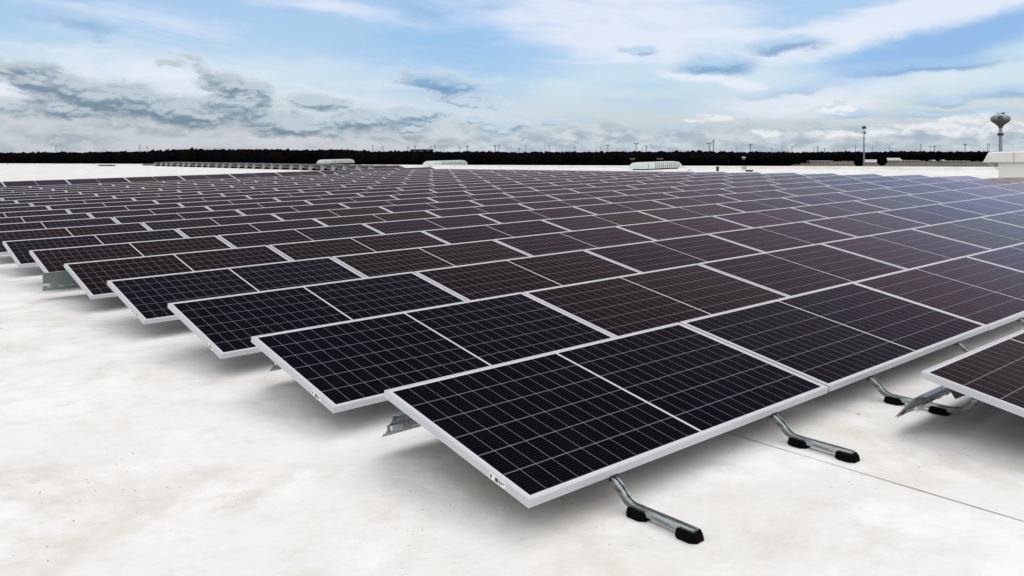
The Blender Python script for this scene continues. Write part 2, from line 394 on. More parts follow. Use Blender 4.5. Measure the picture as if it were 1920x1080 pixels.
# ------------------------------------------------------------------ roof deck and parapet
PH = .14
ea, eb = hit(-60, 306.2, -H + PH), hit(1930, 313.2, -H + PH)
ea.z = eb.z = 0; ed = (eb - ea).normalized(); en = Vector((-ed.y, ed.x, 0))
if en.dot(Vector((1, 1, 0))) < 0: en = -en
e0, e1 = ea - ed * 60, eb + ed * 45
deck = [(-70, -40), (e1.x, -40), (e1.x, e1.y), (e0.x, e0.y), (-70, e0.y)]
if e1.y < -40: deck = [(-70, -60), (e1.x, e1.y), (e0.x, e0.y), (-70, e0.y)]
mb = MB(); mb.add([(x, y, 0) for x, y in deck], [tuple(range(len(deck)))])
struct(mb.build('roof_deck', M_ROOF, None, ROOF @ T(0, 0, -H)))
mb = MB()
n = len(deck)
vs = [(x, y, -.02) for x, y in deck] + [(x, y, -11) for x, y in deck]
mb.add(vs, [(i, (i + 1) % n, n + (i + 1) % n, n + i) for i in range(n)])
b_ = mb.build('building_wall', M_BWALL, None, ROOF @ T(0, 0, -H)); struct(b_)
mb = MB()
def ep(p, o, z): q_ = p + en * o; return (q_.x, q_.y, z)
prof = [(-.30, 0), (-.27, PH - .03), (-.24, PH), (.05, PH + .004), (.08, PH - .05), (.08, -.3)]
mb.loft([[ep(e0, o, z) for o, z in prof], [ep(e1, o, z) for o, z in prof]])
pr = mb.build('parapet', M_PARAPET, None, ROOF @ T(0, 0, -H))
tag(pr, 'long low white parapet along the far edge of the roof', 'parapet')
# welded seams of the membrane
def seam(a, b, w, ext=0.0):
    a, b = hit(*a, -H), hit(*b, -H); d = (b - a).normalized(); a = a - d * ext; b = b + d * ext; nn = Vector((-d.y, d.x, 0)) * w / 2
    k = 24; mb = MB(); vs = []
    for i in range(k + 1):
        p = a.lerp(b, i / k); j = (rnd.random() - .5) * w * .5; ww = rnd.uniform(.5, 1.2)
        vs += [(p.x + nn.x * ww, p.y + nn.y * ww + j, 0), (p.x - nn.x * ww, p.y - nn.y * ww + j, 0)]
    mb.add(vs, [(2 * i, 2 * i + 1, 2 * i + 3, 2 * i + 2) for i in range(k)])
    return struct(mb.build('roof_seam', M_SEAM, None, ROOF @ T(0, 0, -H + .003)))
seam((1366, 813), (1918, 978), .0050, 1.0)
seam((2, 530), (215, 512), .010, .4)

# ------------------------------------------------------------------ solar modules
DXR = [-0.047, -0.0231, 0.0078, 0.007, 0.0198, 0.0169, 0.017, 0.015, 0.013, 0.0149, 0.0171, 0.0032, -0.009, -0.0167, -0.036]
DZR = [-0.0029, 0.0001, -0.0007, -0.0016, 0.0003, 0.0079, -0.0023, 0.0008, 0.0006, 0.0004, -0.0005, 0.0007, -0.001, -0.0005, -0.0014]
D_ROW, SHEAR = 1.515926, -0.023967
def row_org(r):
    if r < 0: return Vector((2.118 - LP, -D_ROW, -.018))
    dx = DXR[r] if r < 15 else -.036 - .006 * (r - 14)
    return Vector((SHEAR * r + dx, D_ROW * r, DZR[r] if r < 15 else (.05 if r == 22 else 0)))
# frame: a closed aluminium profile carried round the rectangle
prof = [(0, -.034), (0, -.0016), (.0016, 0), (.0125, 0), (.0135, -.0025), (.0135, -.0085), (.002, -.0085), (.002, -.032), (.024, -.032), (.024, -.034)]
mb = MB(); rings = []
for sx, sy in ((0, 0), (1, 0), (1, 1), (0, 1)):
    rings.append([((i if sx == 0 else PL - i), -(i if sy == 0 else PW_ - i), z) for i, z in prof])
mb.loft(rings, closed=True); ME_FRAME = mb.mesh('frame', M_ALU)
mb2_ = MB(); mb2_.loft(rings, closed=True); ME_FRAME2 = mb2_.mesh('frame', M_GALVD)
ME_GLASS = {}
for k_, m_ in GL.items():
    mb = MB(); mb.box(.0125, PL - .0125, -PW_ + .0125, -.0125, -.0082, -.0030, 0)
    me = mb.mesh('glass', [m_, M_BACK])
    for p in me.polygons:
        if p.normal.z < .5: p.material_index = 1
    ME_GLASS[k_] = me
mb = MB(); mb.box(.55, .75, -.62, -.50, -.030, -.0085); ME_JBOX = mb.mesh('junction_box', M_RUB)
# serial label on the short side of the frame
mb = MB()
mb.box(-.0006, 0.0, -.90, -.80, -.031, -.006, 0)
x_ = -.0009
for y0, y1, z0, z1 in ((-.815, -.805, -.026, -.012), (-.855, -.835, -.027, -.011), (-.860, -.858, -.025, -.013), (-.868, -.863, -.027, -.011), (-.878, -.871, -.024, -.013), (-.893, -.886, -.017, -.011), (-.886, -.882, -.022, -.018)):
    mb.box(x_, -.0006, y0, y1, z0, z1, 1)
ME_STICK = mb.mesh('serial_sticker', [M_STICK, M_INK])

ORD = ['first', 'second', 'third', 'fourth', 'fifth', 'sixth', 'seventh', 'eighth', 'ninth', 'tenth', 'eleventh', 'twelfth', 'thirteenth', 'fourteenth', 'fifteenth',
       'sixteenth', 'seventeenth', 'eighteenth', 'nineteenth', 'twentieth', 'twenty-first', 'twenty-second', 'twenty-third', 'twenty-fourth', 'twenty-fifth', 'twenty-sixth',
       'twenty-seventh', 'twenty-eighth', 'twenty-ninth', 'thirtieth', 'thirty-first', 'thirty-second']
KNOWN = {(0, 0): 'black', (0, 1): 'black', (0, 2): 'plum', (0, 3): 'plum', (1, 0): 'black', (1, 1): 'brown', (1, 2): 'navy', (1, 3): 'plum', (1, 4): 'olive',
         (2, 0): 'black', (2, 1): 'brown', (2, 2): 'navy', (2, 3): 'navy', (2, 4): 'brown', (3, 0): 'navy', (3, 1): 'olive', (3, 2): 'plum', (3, 3): 'plum',
         (4, 0): 'brown', (4, 1): 'brown', (4, 2): 'navy', (4, 3): 'olive', (5, 0): 'brown', (5, 1): 'navy', (6, 0): 'navy', (6, 1): 'brown', (6, 2): 'olive', (-1, 1): 'brown', (-1, 2): 'plum'}
WORD = {'black': 'near-black', 'navy': 'navy', 'brown': 'brownish', 'plum': 'plum-tinted', 'olive': 'greyish'}
bnd = [(-400, 355), (0, 339), (240, 330), (480, 321), (640, 316), (700, 314.5), (835, 316), (960, 317.5), (1160, 320), (1350, 321.5), (1500, 323.5), (1700, 326.5), (1900, 331), (2300, 340)]
def vb(u):
    for (a, b), (c, d) in zip(bnd, bnd[1:]):
        if a <= u <= c: return b + (d - b) * (u - a) / (c - a)
    return 340
def module(M, tint, label, group, sticker=False, box=True):
    t = thing('solar_panel', label, 'solar panel', M, group)
    link('frame', ME_FRAME, t); link('glass', ME_GLASS[tint], t)
    if box: link('junction_box', ME_JBOX, t)
    if sticker: link('serial_sticker', ME_STICK, t)
    return t
GRP = 'solar panels in rows on the white roof'
npan = 0; row_end = {}
for r in [-1] + list(range(0, 23)):
    o = row_org(r); cand = []
    for k in range(0 if r >= 0 else 1, 16):
        ul, vl = proj(o + Vector((k * LP, 0, 0))); ur, vr = proj(o + Vector((k * LP + PL, 0, 0)))
        if ul < -9000 and ur < -9000: continue
        if ur < -140 and r > 6: continue
        if ul > 1990: continue
        um, vm_ = proj(o + Vector((k * LP + PL * .55, 0, 0)))
        lim = 330 if r == 22 else 0
        if r == 22:
            if k > 10: continue
        elif (r >= 2 and vm_ < vb(um) - 3.2) or (r > 19 and k < 8): continue
        cand.append(k)
    for i, k in enumerate(cand):
        tint = KNOWN.get((r, k)) or rnd.choice(['brown', 'plum', 'olive', 'plum', 'brown', 'plum', 'brown', 'plum', 'brown', 'olive', 'plum', 'navy'])
        e = Matrix.Rotation(TILT + R(rnd.uniform(-.12, .12)), 4, 'X') @ Matrix.Rotation(R(rnd.uniform(-.06, .06)), 4, 'Y')
        zl_ = zr_ = 0.0
        if 2 <= r < 22:             # the membrane sags a little towards the drains along the array's far edge
            for side_, xx in (('l', 0), ('r', PL)):
                pp_ = o + Vector((k * LP + xx, 0, 0)); uu_, vv_ = proj(pp_)
                dd_ = max(0.0, vb(uu_) + .4 - vv_) * (pp_ - CAM).dot(BR[2]) / F_PX
                if side_ == 'l': zl_ = min(dd_, .10)
                else: zr_ = min(dd_, .14)
        e = Matrix.Rotation(math.asin((zr_ - zl_) / PL), 4, 'Y') @ e
        M = ROOF @ T(o.x + k * LP + rnd.uniform(-.003, .003), o.y, o.z - zl_) @ e
        if r == -1:
            lab = f"{WORD[tint]} solar panel, {ORD[i]} in the short row nearest the camera at lower right"
        elif r == 22:
            lab = f"{WORD[tint]} solar panel, {ORD[i]} from left in the farthest row behind the walkway"
        elif r <= 6:
            lab = f"{WORD[tint]} solar panel, {ORD[i]} from the open left end of the {ORD[r]} full row"
        else:
            lab = f"{WORD[tint]} solar panel, {ORD[i]} from the photo's left edge in the {ORD[r]} full row" if r < 20 else f"{WORD[tint]} solar panel, {ORD[i]} in the {('last-but-one', 'last')[r - 20]} short row behind the full rows"
        module(M, tint, lab, GRP, sticker=(k == 0 and r < 4), box=(r < 4))
        npan += 1
    row_end[r] = cand
print('PANELS', npan)

# ------------------------------------------------------------------ racking units (a bent rail on two rubber pads)
CH = [(x_ * .86, z_) for x_, z_ in [(-.020, -.014), (-.020, .010), (-.015, .014), (-.008, .014), (-.006, .005), (.006, .005), (.008, .014), (.015, .014), (.020, .010), (.020, -.014), (.016, -.014), (.016, .001), (-.016, .001), (-.016, -.014)]]
def sweep(mb, path, mi=0, prof=CH):
    rings = []
    for i, (y, z) in enumerate(path):
        a = path[max(i - 1, 0)]; b = path[min(i + 1, len(path) - 1)]
        d = Vector((b[0] - a[0], b[1] - a[1])).normalized(); nn = Vector((d.y, -d.x))
        if nn.y < 0: nn = -nn
        if abs(nn.y) < 1e-3 and False: pass
        rings.append([(x, y + nn.x * h, z + nn.y * h) for x, h in prof])
    mb.loft(rings, mi)
def arc(c, r, a0, a1, n=6): return [(c[0] + r * math.cos(R(a0 + (a1 - a0) * i / n)), c[1] + r * math.sin(R(a0 + (a1 - a0) * i / n))) for i in range(n + 1)]
mb = MB(); path = [(.10, .128), (.040, .118), (-.005, .103), (-.035, .083), (-.058, .061), (-.076, .046), (-.094, .037), (-.114, .033), (-.145, .032), (-.29, .032), (-.408, .032)]
sweep(mb, path); ME_RAIL = mb.mesh('rail', M_GALV)
mb = MB(); sweep(mb, path + [(-.445, .034), (-.49, .044), (-.52, .062), (-.545, .09), (-.58, .14), (-.62, .20), (-.65, .25), (-.665, .28)]); ME_RAILU = mb.mesh('rail', M_GALV)
def pad(yc):
    mb = MB(); w, l, h = .040, .050, .028
    base = [(-w, -l * .55), (-w * .55, -l), (w * .55, -l), (w, -l * .55), (w, l * .55), (w * .55, l), (-w * .55, l), (-w, l * .55)]
    mb.loft([[(x * 1.03, yc + y * 1.03, .002) for x, y in base], [(x, yc + y, .012) for x, y in base], [(x * .93, yc + y * .93, h) for x, y in base], [(x * .86, yc + y * .86, h + .004) for x, y in base]])
    mb.box(-.0275, -.0215, yc - l * .7, yc + l * .7, h - .002, h + .007); mb.box(.0215, .0275, yc - l * .7, yc + l * .7, h - .002, h + .007)
    return mb.mesh('rubber_pad', M_RUB)
ME_PAD = [pad(-.130), pad(-.378)]
mb = MB(); mb.box(-.026, .026, .012, .055, .122, .150); mb.tube([(-.028, .03, .137), (-.07, .05, .130), (-.12, .09, .158)], .005, 6)
mb.box(-.024, .024, .004, .012, .108, .128)
ME_CLAMP = mb.mesh('clamp', M_DKST)
ME_BOLTS = []
for (yy, zz) in ((-.005, .100), (-.04, .076), (-.068, .052)):
    mb = MB(); mb.lathe([(.004, -.004), (.004, .003), (.002, .005)], 8, c=(.0, yy, zz + .009)); ME_BOLTS.append(mb.mesh('bolt', M_DKST))
yl = -PW_ * math.cos(TILT)
def racking(x, r, label, tall=False):
    o = row_org(r)
    t = thing('racking_foot', label, 'panel support', ROOF @ T(x, o.y + yl, -H), 'galvanised panel supports on the roof')
    link('rail', ME_RAILU if tall else ME_RAIL, t)
    for m_ in ME_PAD: link('rubber_pad', m_, t)
    link('clamp', ME_CLAMP, t); 
    for m_ in ME_BOLTS: link('bolt', m_, t)
racking(.424, 0, 'bent steel support foot on black pads, nearest one under the front panel corner')
racking(1.605, 0, 'bent steel support foot beside the roof seam, second along the front row')
racking(2.60, 0, 'curved steel support joined to the lower right row, with a plate over it', True)
racking(3.82, 0, 'short steel support stub showing under the front row above the lower right panel', True)
racking(4.93, 0, 'short steel support stub under the front row at the right photo edge', True)
racking(3.10, -1, 'curved steel support foot under the lower right panel near the photo edge')

# ------------------------------------------------------------------ wind deflectors behind the high edges
DP = [(.125, -.272), (.118, -.252), (.098, -.246), (.078, -.215), (.080, -.190), (.062, -.170), (.034, -.115), (.036, -.095), (.012, -.060), (-.010, -.043), (-.045, -.041)]
def deflector(r, x0, x1, label, dp=DP, y_off=0, mt=None):
    o = row_org(r); t = .0022; mb = MB()
    up_ = [(y, z) for y, z in dp]; lo = [(y - .0022, z - .0018) for y, z in dp][::-1]
    mb.prism([(y + y_off, z) for y, z in up_ + lo], 0, x1 - x0)
    root = thing('wind_deflector', label, 'wind deflector', ROOF @ T(x0, o.y, o.z), 'galvanised wind deflectors behind the panel rows')
    mb.build('sheet', mt or M_GALV, root)
    mb = MB(); x = .04
    while x < min(x1 - x0 - .05, 3.0):
        mb.box(x, x + .045, .0815 + y_off, .0845 + y_off, -.238, -.231, M=None); x += .105
    mb.build('slot_holes', M_STICK, root)
    mb = MB(); mb.tube([(-.012, .03, -.20), (.05, .03, -.20)], .012, 10); mb.build('bolt', M_ALU, root)
    return root
DPM = [(.135, -.268), (.122, -.252), (.105, -.246), (.085, -.222), (.088, -.205), (.060, -.186), (.040, -.160), (.040, -.145), (.010, -.132), (-.020, -.130)]
dm = deflector(-1, 2.14, 4.2, 'folded galvanised deflector strut jutting out beneath the lower right panel row', DPM)
mb = MB(); mb.prism([(-.02, -.036), (-.26, -.075), (-.14, -.125), (-.10, -.150)], .13, .138); mb.build('end_clip', M_DKST, dm)
mb = MB(); mb.prism([(.118, -.250), (.116, -.250), (.020, -.136), (.022, -.134)], -.06, .07); mb.build('end_plate', M_GALVD, dm)
deflector(0, .02, 4.1, 'ribbed galvanised deflector end showing under the front left panel', DPM)
deflector(1, .13, 4.0, 'small galvanised deflector tip showing left of the second row panel', DPM)
DP4 = [(.150, -.275), (.100, -.270), (.095, -.262), (.085, -.120), (.072, -.098), (.0, -.075), (-.045, -.072)]
deflector(4, -.25, 3.6, 'tall grey galvanised deflector box standing out left of the fifth row', DP4, .02, M_GALVD)

# ------------------------------------------------------------------ second array beyond the walkway, seen end-on
tri = [(0, -.04), (-.92, -.205), (-.92, -.30), (.10, -.30), (.10, -.27)]
mb = MB(); mb.prism([(.10, -.33), (.012, -.045), (-.60, -.158), (-.30, -.345)], -.012, -.008); ME_END = mb.mesh('end_plate', M_GALVD)
mb = MB(); mb.prism([(.125, -.30), (.02, -.05), (.017, -.051), (.12, -.30)], 0, PL); ME_DEF2 = mb.mesh('back_plate', M_GALVD)
mb = MB(); mb.prism([(-.12, -.352), (-.12, -.09), (-.96, -.235), (-.96, -.352)], .01, PL - .1); ME_UNDERSHADE = mb.mesh('under_shade_fill', M_RUB)  # black fill standing in for the shade beneath each far panel
for i in range(27):
    y = 41.0 + i * D_ROW; x = 24.15 + .05 * math.sin(i * 2.1) - .004 * i
    n_ = 2 if i in (3, 9, 10, 15) else 1
    t = None
    M = ROOF @ T(x, y, 0) @ Matrix.Rotation(TILT, 4, 'X')
    t = thing('solar_panel', f"distant panel end seen edge-on beyond the walkway, {ORD[i]} back in its line", 'solar panel', M, 'far line of panel ends beyond the walkway')
    link('frame', ME_FRAME2, t); link('glass', ME_GLASS['olive'], t); link('end_plate', ME_END, t, Matrix.Rotation(-TILT, 4, 'X')); link('back_plate', ME_DEF2, t, Matrix.Rotation(-TILT, 4, 'X')); link('under_shade_fill', ME_UNDERSHADE, t, Matrix.Rotation(-TILT, 4, 'X'))

# ------------------------------------------------------------------ things on the roof
def roofM(u, v, dz=0.0):
    p = hit(u, v, -H); return ROOF @ T(p.x, p.y, -H + dz), p
def skylight(u, v, label):
    M, p = roofM(u, v)
    t = thing('roof_ventilator', label, 'roof ventilator', M, 'long white ribbed ventilators on the far roof')
    L_, W_, h0, h1 = 3.35, 1.1, .07, .43
    mb = MB(); mb.box(.18, L_ - .18, .15, W_ - .15, 0, h0); mb.build('curb_shadow_gap', M_DARK, t)  # base coloured black to draw the shadow gap beneath the shell
    secs = [(0, 0, .10), (.06, .04, .22), (.30, .10, .33), (.42, .16, .36)]
    mb = MB(); a = .10
    r0 = [(0, 0, h0), (L_, 0, h0), (L_, W_, h0), (0, W_, h0)]
    r1 = [(.06, .02, h0 + .20), (L_ - .06, .02, h0 + .20), (L_ - .06, W_ - .02, h0 + .20), (.06, W_ - .02, h0 + .20)]
    r2 = [(.24, .07, h1 - .03), (L_ - .24, .07, h1 - .03), (L_ - .24, W_ - .07, h1 - .03), (.24, W_ - .07, h1 - .03)]
    r3 = [(.34, .30, h1), (L_ - .34, .30, h1), (L_ - .34, W_ - .30, h1), (.34, W_ - .30, h1)]
    mb.loft([r0, r1, r2, r3]); mb.build('shell', M_SKYL, t)
    mb = MB(); x = 1.05
    while x < L_ - .15:
        f = 1.0 if x < L_ - .3 else .75
        mb.tube([(x - .05, -.010, h0 + .01), (x, .012, h0 + .20), (x + .03, .068, h0 + (h1 - h0 - .03) * f)], .024, 5); x += .17
    mb.build('ribs', M_LOUV, t)
    mb = MB(); mb.tube([(.42, -.01, h0 + .02), (.42, .012, h0 + .20), (.42, .07, h1 - .03)], .014, 5); mb.build('joint', M_LOUV, t)
skylight(1207, 319.4, 'largest white ribbed ventilator, the right one before the far parapet')
skylight(808, 313.2, 'middle white ribbed ventilator before the dark tree line')
skylight(604, 308.4, 'farthest white ribbed ventilator, behind the zigzag panel ends on the left')
# cream rooftop unit at the right edge
rr_, uu_, ff_ = BR
pu = hit(1872, 331.5, -H)
dep = 27.0; d_ = ray(1872, 331, BR); base_ = CAM + d_ * dep; bx, by = base_.x, base_.y
t = thing('rooftop_unit', 'cream sheet-metal rooftop unit with overhanging hood at the right edge', 'rooftop unit', ROOF @ T(bx, by, -H) @ Matrix.Rotation(-YAW - R(30), 4, 'Z'))
Wd, Dp = 3.4, 2.0; top = 1.455 - .435
mb = MB(); mb.box(0, Wd, 0, Dp, 0, .72); mb.build('cabinet', M_HOOD, t)
mb = MB()
a = .43
poly = [(-a, .72), (-a + .14, 1.0), (-.02, 1.025), (Wd, 1.035), (Wd, .72)]
mb.loft([[(x, -.10, z) for x, z in poly], [(x, Dp + .1, z) for x, z in poly]]); mb.build('hood', M_PARAPET, t)
mb = MB(); mb.box(.42, .445, -.112, -.099, .73, 1.03); mb.box(0.0, Wd, -.012, -.002, .695, .715); mb.build('hood_seam', M_GREYM, t)
mb = MB(); mb.tube([(-.30, .2, .71), (-.02, .2, .50)], .018, 6); mb.build('brace', M_HOOD, t)
# small vents
M, p = roofM(1345.5, 321)
t = thing('vent_pipe', 'short black vent pipe standing before the far parapet', 'vent pipe', M)
mb = MB(); mb.lathe([(.07, 0), (.07, .19)], 12); mb.build('pipe', M_DARK, t); mb = MB(); mb.lathe([(.085, .19), (.09, .21), (.06, .24)], 12); mb.build('cap', M_DARK, t)
M, p = roofM(1396, 319)
t = thing('exhaust_vent', 'pale louvred exhaust vent faded against the white parapet', 'roof vent', M)
mb = MB(); mb.lathe([(.12, 0), (.12, .05)], 12); mb.build('base', M_PARAPET, t)
mb = MB()
for z in (.06, .11, .16, .20): mb.lathe([(.10, z), (.16, z + .012), (.16, z + .026), (.10, z + .03)], 12)
mb.build('louvres', M_GREYM, t)
M, p = roofM(1405, 321.8)
t = thing('junction_case', 'flat black box lying on the roof beside the pale vent', 'equipment box', M)
mb = MB(); mb.box(-.16, .16, -.12, .12, .02, .085); mb.build('body', M_DARK, t); mb = MB(); mb.box(-.14, -.10, -.1, .1, 0, .02); mb.box(.10, .14, -.1, .1, 0, .02); mb.build('skid', M_RUB, t)
M, p = roofM(1293, 320.6)
t = tag(link('drain_dome', None, None, M), 'small grey drain dome right of the largest ribbed ventilator', 'roof drain')
mb = MB(); mb.lathe([(.13, 0), (.13, .02), (.11, .05), (.07, .085), (.02, .10)], 14); mb.build('dome', M_GREYM, t)
for u0, u1, v, lb in ((182, 214, 311.6, 'low dark pipe bundle on the far white roof, the left one'), (266, 289, 310.4, 'shorter dark pipe bundle just left of the zigzag panel ends')):
    a, b = hit(u0, v, -H), hit(u1, v, -H); d = b - a; L_ = d.length
    t = thing('pipe_bundle', lb, 'pipe bundle', ROOF @ T(a.x, a.y, -H) @ Matrix.Rotation(math.atan2(d.y, d.x), 4, 'Z'), 'dark pipe bundles on the far roof')
    mb = MB()
    for j in range(4): mb.tube([(rnd.uniform(0, .3), j * .09, .07 + .02 * (j % 2)), (L_ - rnd.uniform(0, .4), j * .09, .07 + .02 * (j % 2))], .035, 6)
    mb.build('pipes', M_DKST, t)
    mb = MB(); x = .2
    while x < L_: mb.box(x, x + .12, -.05, .36, 0, .04); mb.box(x + .02, x + .10, .05, .25, .1, .16); x += .45
    mb.build('blocks', M_GREYM, t)

# ------------------------------------------------------------------ land beyond the building
GZ = CAM.z - 12.0
def wpos(u, d):                     # a point of the land at photo column u and depth d
    r = ray(u, 287); r = Vector((r.x, r.y, 0)); f = Vector((math.sin(YAW), math.cos(YAW), 0))
    return CAM + r * (d / r.dot(f))
def rise(u, d):                     # gentle hills
    h = 0
    for uc, w, dd, hh in ((520, 330, 1150, 6.5), (120, 260, 1500, 2.0), (1640, 160, 1700, 3.0), (900, 260, 1500, 2.0)):
        h += hh * math.exp(-((u - uc) / w) ** 2) * max(0, min(1, (d - dd * .72) / (dd * .28)))
    return h
us = [-2600, -1800, -1200, -800, -500] + list(range(-400, 2401, 40)) + [2700, 3200, 4200]
ds = [5, 200, 500, 700, 800, 900, 1000, 1100, 1200, 1400, 1700, 2200, 3200, 5000, 9000]
mb = MB(); vs = []
for d in ds:
    for u in us:
        p = wpos(u, d); vs.append((p.x, p.y, GZ + rise(u, d) - (max(0, d - 2200) / 1000) * 1.0))
nu = len(us); mb.add(vs, [(i * nu + j, i * nu + j + 1, (i + 1) * nu + j + 1, (i + 1) * nu + j) for i in range(len(ds) - 1) for j in range(nu - 1)])
struct(mb.build('fields', M_GROUND, smooth=True))
mb = MB(); a_ = 9000; mb.add([(-a_, -a_, 0), (a_, -a_, 0), (a_, a_, 0), (-a_, a_, 0)], [(0, 1, 2, 3)])
struct(mb.build('ground', M_GROUND, None, T(0, 0, GZ - 6)))

def front(u):                       # how near the wood comes
    if u < 1450: return 610 + 30 * math.sin(u * .011) + 40 * math.sin(u * .037)
    return min(1190, 640 + (u - 1450) / 40 * 200)
def ico():
    import bmesh
    bm = bmesh.new(); bmesh.ops.create_icosphere(bm, subdivisions=2, radius=1)
    v = [tuple(x.co) for x in bm.verts]; f = [tuple(y.index for y in x.verts) for x in bm.faces]; bm.free(); return v, f
IV, IF = ico()
mb = MB()
def crown(p, h, w):
    for _ in range(2):
        cx, cy, cz = p.x + rnd.uniform(-.3, .3) * w, p.y + rnd.uniform(-.3, .3) * w, p.z + h * rnd.uniform(.46, .58)
        rx, rz = w * rnd.uniform(.36, .52), h * rnd.uniform(.42, .50)
        mb.add([(cx + x * rx * rnd.uniform(.7, 1.25), cy + y * rx * rnd.uniform(.7, 1.25), cz + z * rz * rnd.uniform(.72, 1.2)) for x, y, z in IV], IF)
    for _ in range(10):             # bare twigs breaking the outline
        a = rnd.uniform(0, 6.28); rr = rnd.uniform(0, .5) * w; x, y = p.x + rr * math.cos(a), p.y + rr * math.sin(a)
        zz = p.z + h * (1.0 - .5 * (rr / w)) * rnd.uniform(.85, 1.06); s = rnd.uniform(.25, .6)
        mb.add([(x - s, y, zz - 1.8), (x + s, y, zz - 1.8), (x + rnd.uniform(-.5, .5), y + .3, zz)], [(0, 1, 2)])
nt = 0
u = -330
while u < 2250:
    f0 = front(u)
    for d in (f0, f0 + 25, f0 + 60, f0 + 110, f0 + 200, f0 + 330, f0 + 480, f0 + 800):
        uu = u + rnd.uniform(-4, 4); dd = d + rnd.uniform(-14, 14); p = wpos(uu, dd); p.z = GZ + rise(uu, dd)
        # height so that the canopy ends a little above eye level, as seen on site
        topv = 284.2 + .8 * math.sin(uu * .013 + 1) + .5 * math.sin(uu * .047) + (.8 if uu < 260 else 0)
        if 280 < uu < 700: topv -= 4.8 * math.sin((uu - 280) / 420 * math.pi) ** .5
        hmax = (12.0 + (287.0 - topv) * dd / F_PX) - rise(uu, dd)
        h = hmax * rnd.uniform(.86, .99)
        if dd > f0 + 300: h = hmax * rnd.uniform(.94, 1.01)
        crown(p, min(h, 19), rnd.uniform(7, 12)); nt += 1
    u += 9
print('TREES', nt, len(mb.f))
wd = mb.build('woods', M_WOODS); wd['kind'] = 'stuff'; wd['label'] = 'dark bare winter woods along the whole horizon'; wd['category'] = 'woods'
# solitary dark trees in front of the field
for u_, d_, h_, lab in ((1613, 700, 8.5, 'lone dark tree at the foot of the communications mast'), (1652, 780, 9.5, 'dark clump of bare tree right of the mast')):
    p = wpos(u_, d_); t = thing('bare_tree', lab, 'tree', T(p.x, p.y, GZ))
    mb2 = MB(); mb2.tube([(0, 0, 0), (.2, 0, h_ * .5), (0, .2, h_ * .8)], [.35, .22, .08], 8)
    for k in range(7):
        a = k * .9; mb2.tube([(0, 0, h_ * .35 + k * .25), (math.cos(a) * h_ * .25, math.sin(a) * h_ * .25, h_ * .7 + k * .1)], [.12, .04], 5)
    mb2.build('trunk', M_WOODS, t)
    mb = MB(); crown(Vector((0, 0, 0)), h_, h_ * .9); crown(Vector((1.5, 1, 0)), h_ * .85, h_ * .8); mb.build('crown', M_WOODS, t)

# buildings far off
def house(u, d, w, h, dep, label, flat=False, mt=M_BWALL, z=None, rf=M_BROOF):
    p = wpos(u, d); z = GZ + rise(u, d) if z is None else z
    t = thing('distant_building', label, 'building', T(p.x, p.y, z) @ Matrix.Rotation(-YAW + R(rnd.uniform(-8, 8)), 4, 'Z'), 'pale buildings among the far woods')
    mb = MB(); mb.box(-w / 2, w / 2, 0, dep, 0, h); mb.build('walls', mt, t)
    mb = MB()
    if flat: mb.box(-w / 2 - .3, w / 2 + .3, -.3, dep + .3, h, h + .5)
    else: mb.loft([[(-w / 2 - .4, -.4, h), (-w / 2 - .4, dep + .4, h), (-w / 2 - .4, dep / 2, h + dep * .18)], [(w / 2 + .4, -.4, h), (w / 2 + .4, dep + .4, h), (w / 2 + .4, dep / 2, h + dep * .18)]])
    mb.build('roof', rf, t)
    x = -w / 2 + 1.5
    while x < w / 2 - 2.5 and w > 10:
        mb = MB(); mb.box(x, x + 1.6, -.06, -.01, h * .35, h * .7); x += 4; mb.build('window', M_BWIN, t)
for i, (u_, v_, w_) in enumerate(((1104, 298.2, 5), (1147, 297.2, 6), (1186, 297.2, 5), (1238, 296.8, 6))):
    d_ = 700 - i * 12
    house(u_, d_ - 110, w_ * .6, .7, 2, f"tiny pale building roof among the woods above the parapet, {ORD[i]} from left", mt=M_BROOF2, rf=M_BROOF2, z=CAM.z - (v_ - 287) * (d_ - 110) / F_PX - 1.0)
house(1395, 580, 1.8, 1.2, 3, 'tiny white house high among dark trees right of the largest ventilator', z=CAM.z - (295.5 - 287) * 580 / F_PX - 1.2)
house(1540, 930, 24, 3.0, 14, 'low tan warehouse at the wood edge left of the mast', True)
house(1640, 870, 22, 2.4, 16, 'long white warehouse just right of the mast')
house(1676, 960, 20, 3.6, 16, 'white gabled warehouse between the dark tree and the second warehouse')
house(1708, 1010, 24, 2.8, 14, 'grey low warehouse right of the white gabled one', True)
for i, (u_, w_, h_) in enumerate(((1752, 3, 3.0), (1770, 3, 3.2), (1784, 16, 2.6), (1806, 16, 2.4))):
    house(u_, 980, w_, h_, 6, ('small pale shed, left one of two on the tan field', 'small pale shed, right one of two on the tan field', 'grey barn on the tan field left of the rooftop unit', 'pale barn on the tan field nearest the rooftop unit')[i], i > 1)
# long dark building on the hill
p = wpos(790, 1700); zt = CAM.z + (287 - 279.5) * 1700 / F_PX
t = thing('hilltop_building', 'long dark flat-roofed building rising above the tree line', 'building', T(p.x, p.y, zt - 18) @ Matrix.Rotation(-YAW, 4, 'Z'))
mb = MB(); mb.box(-22, 22, 0, 20, 0, 16.5); mb.box(-6, 6, 1, 19, 16.5, 17.6); mb.build('walls', M_WOODS, t)
mb = MB(); mb.box(-23, 23, -1, 21, 16.6, 17.4); mb.build('roof', M_MARK, t)
for x in range(-20, 20, 5):
    mb = MB(); mb.box(x, x + 3, -.15, -.05, 12.8, 14.6); mb.build('window', M_GREYM, t)

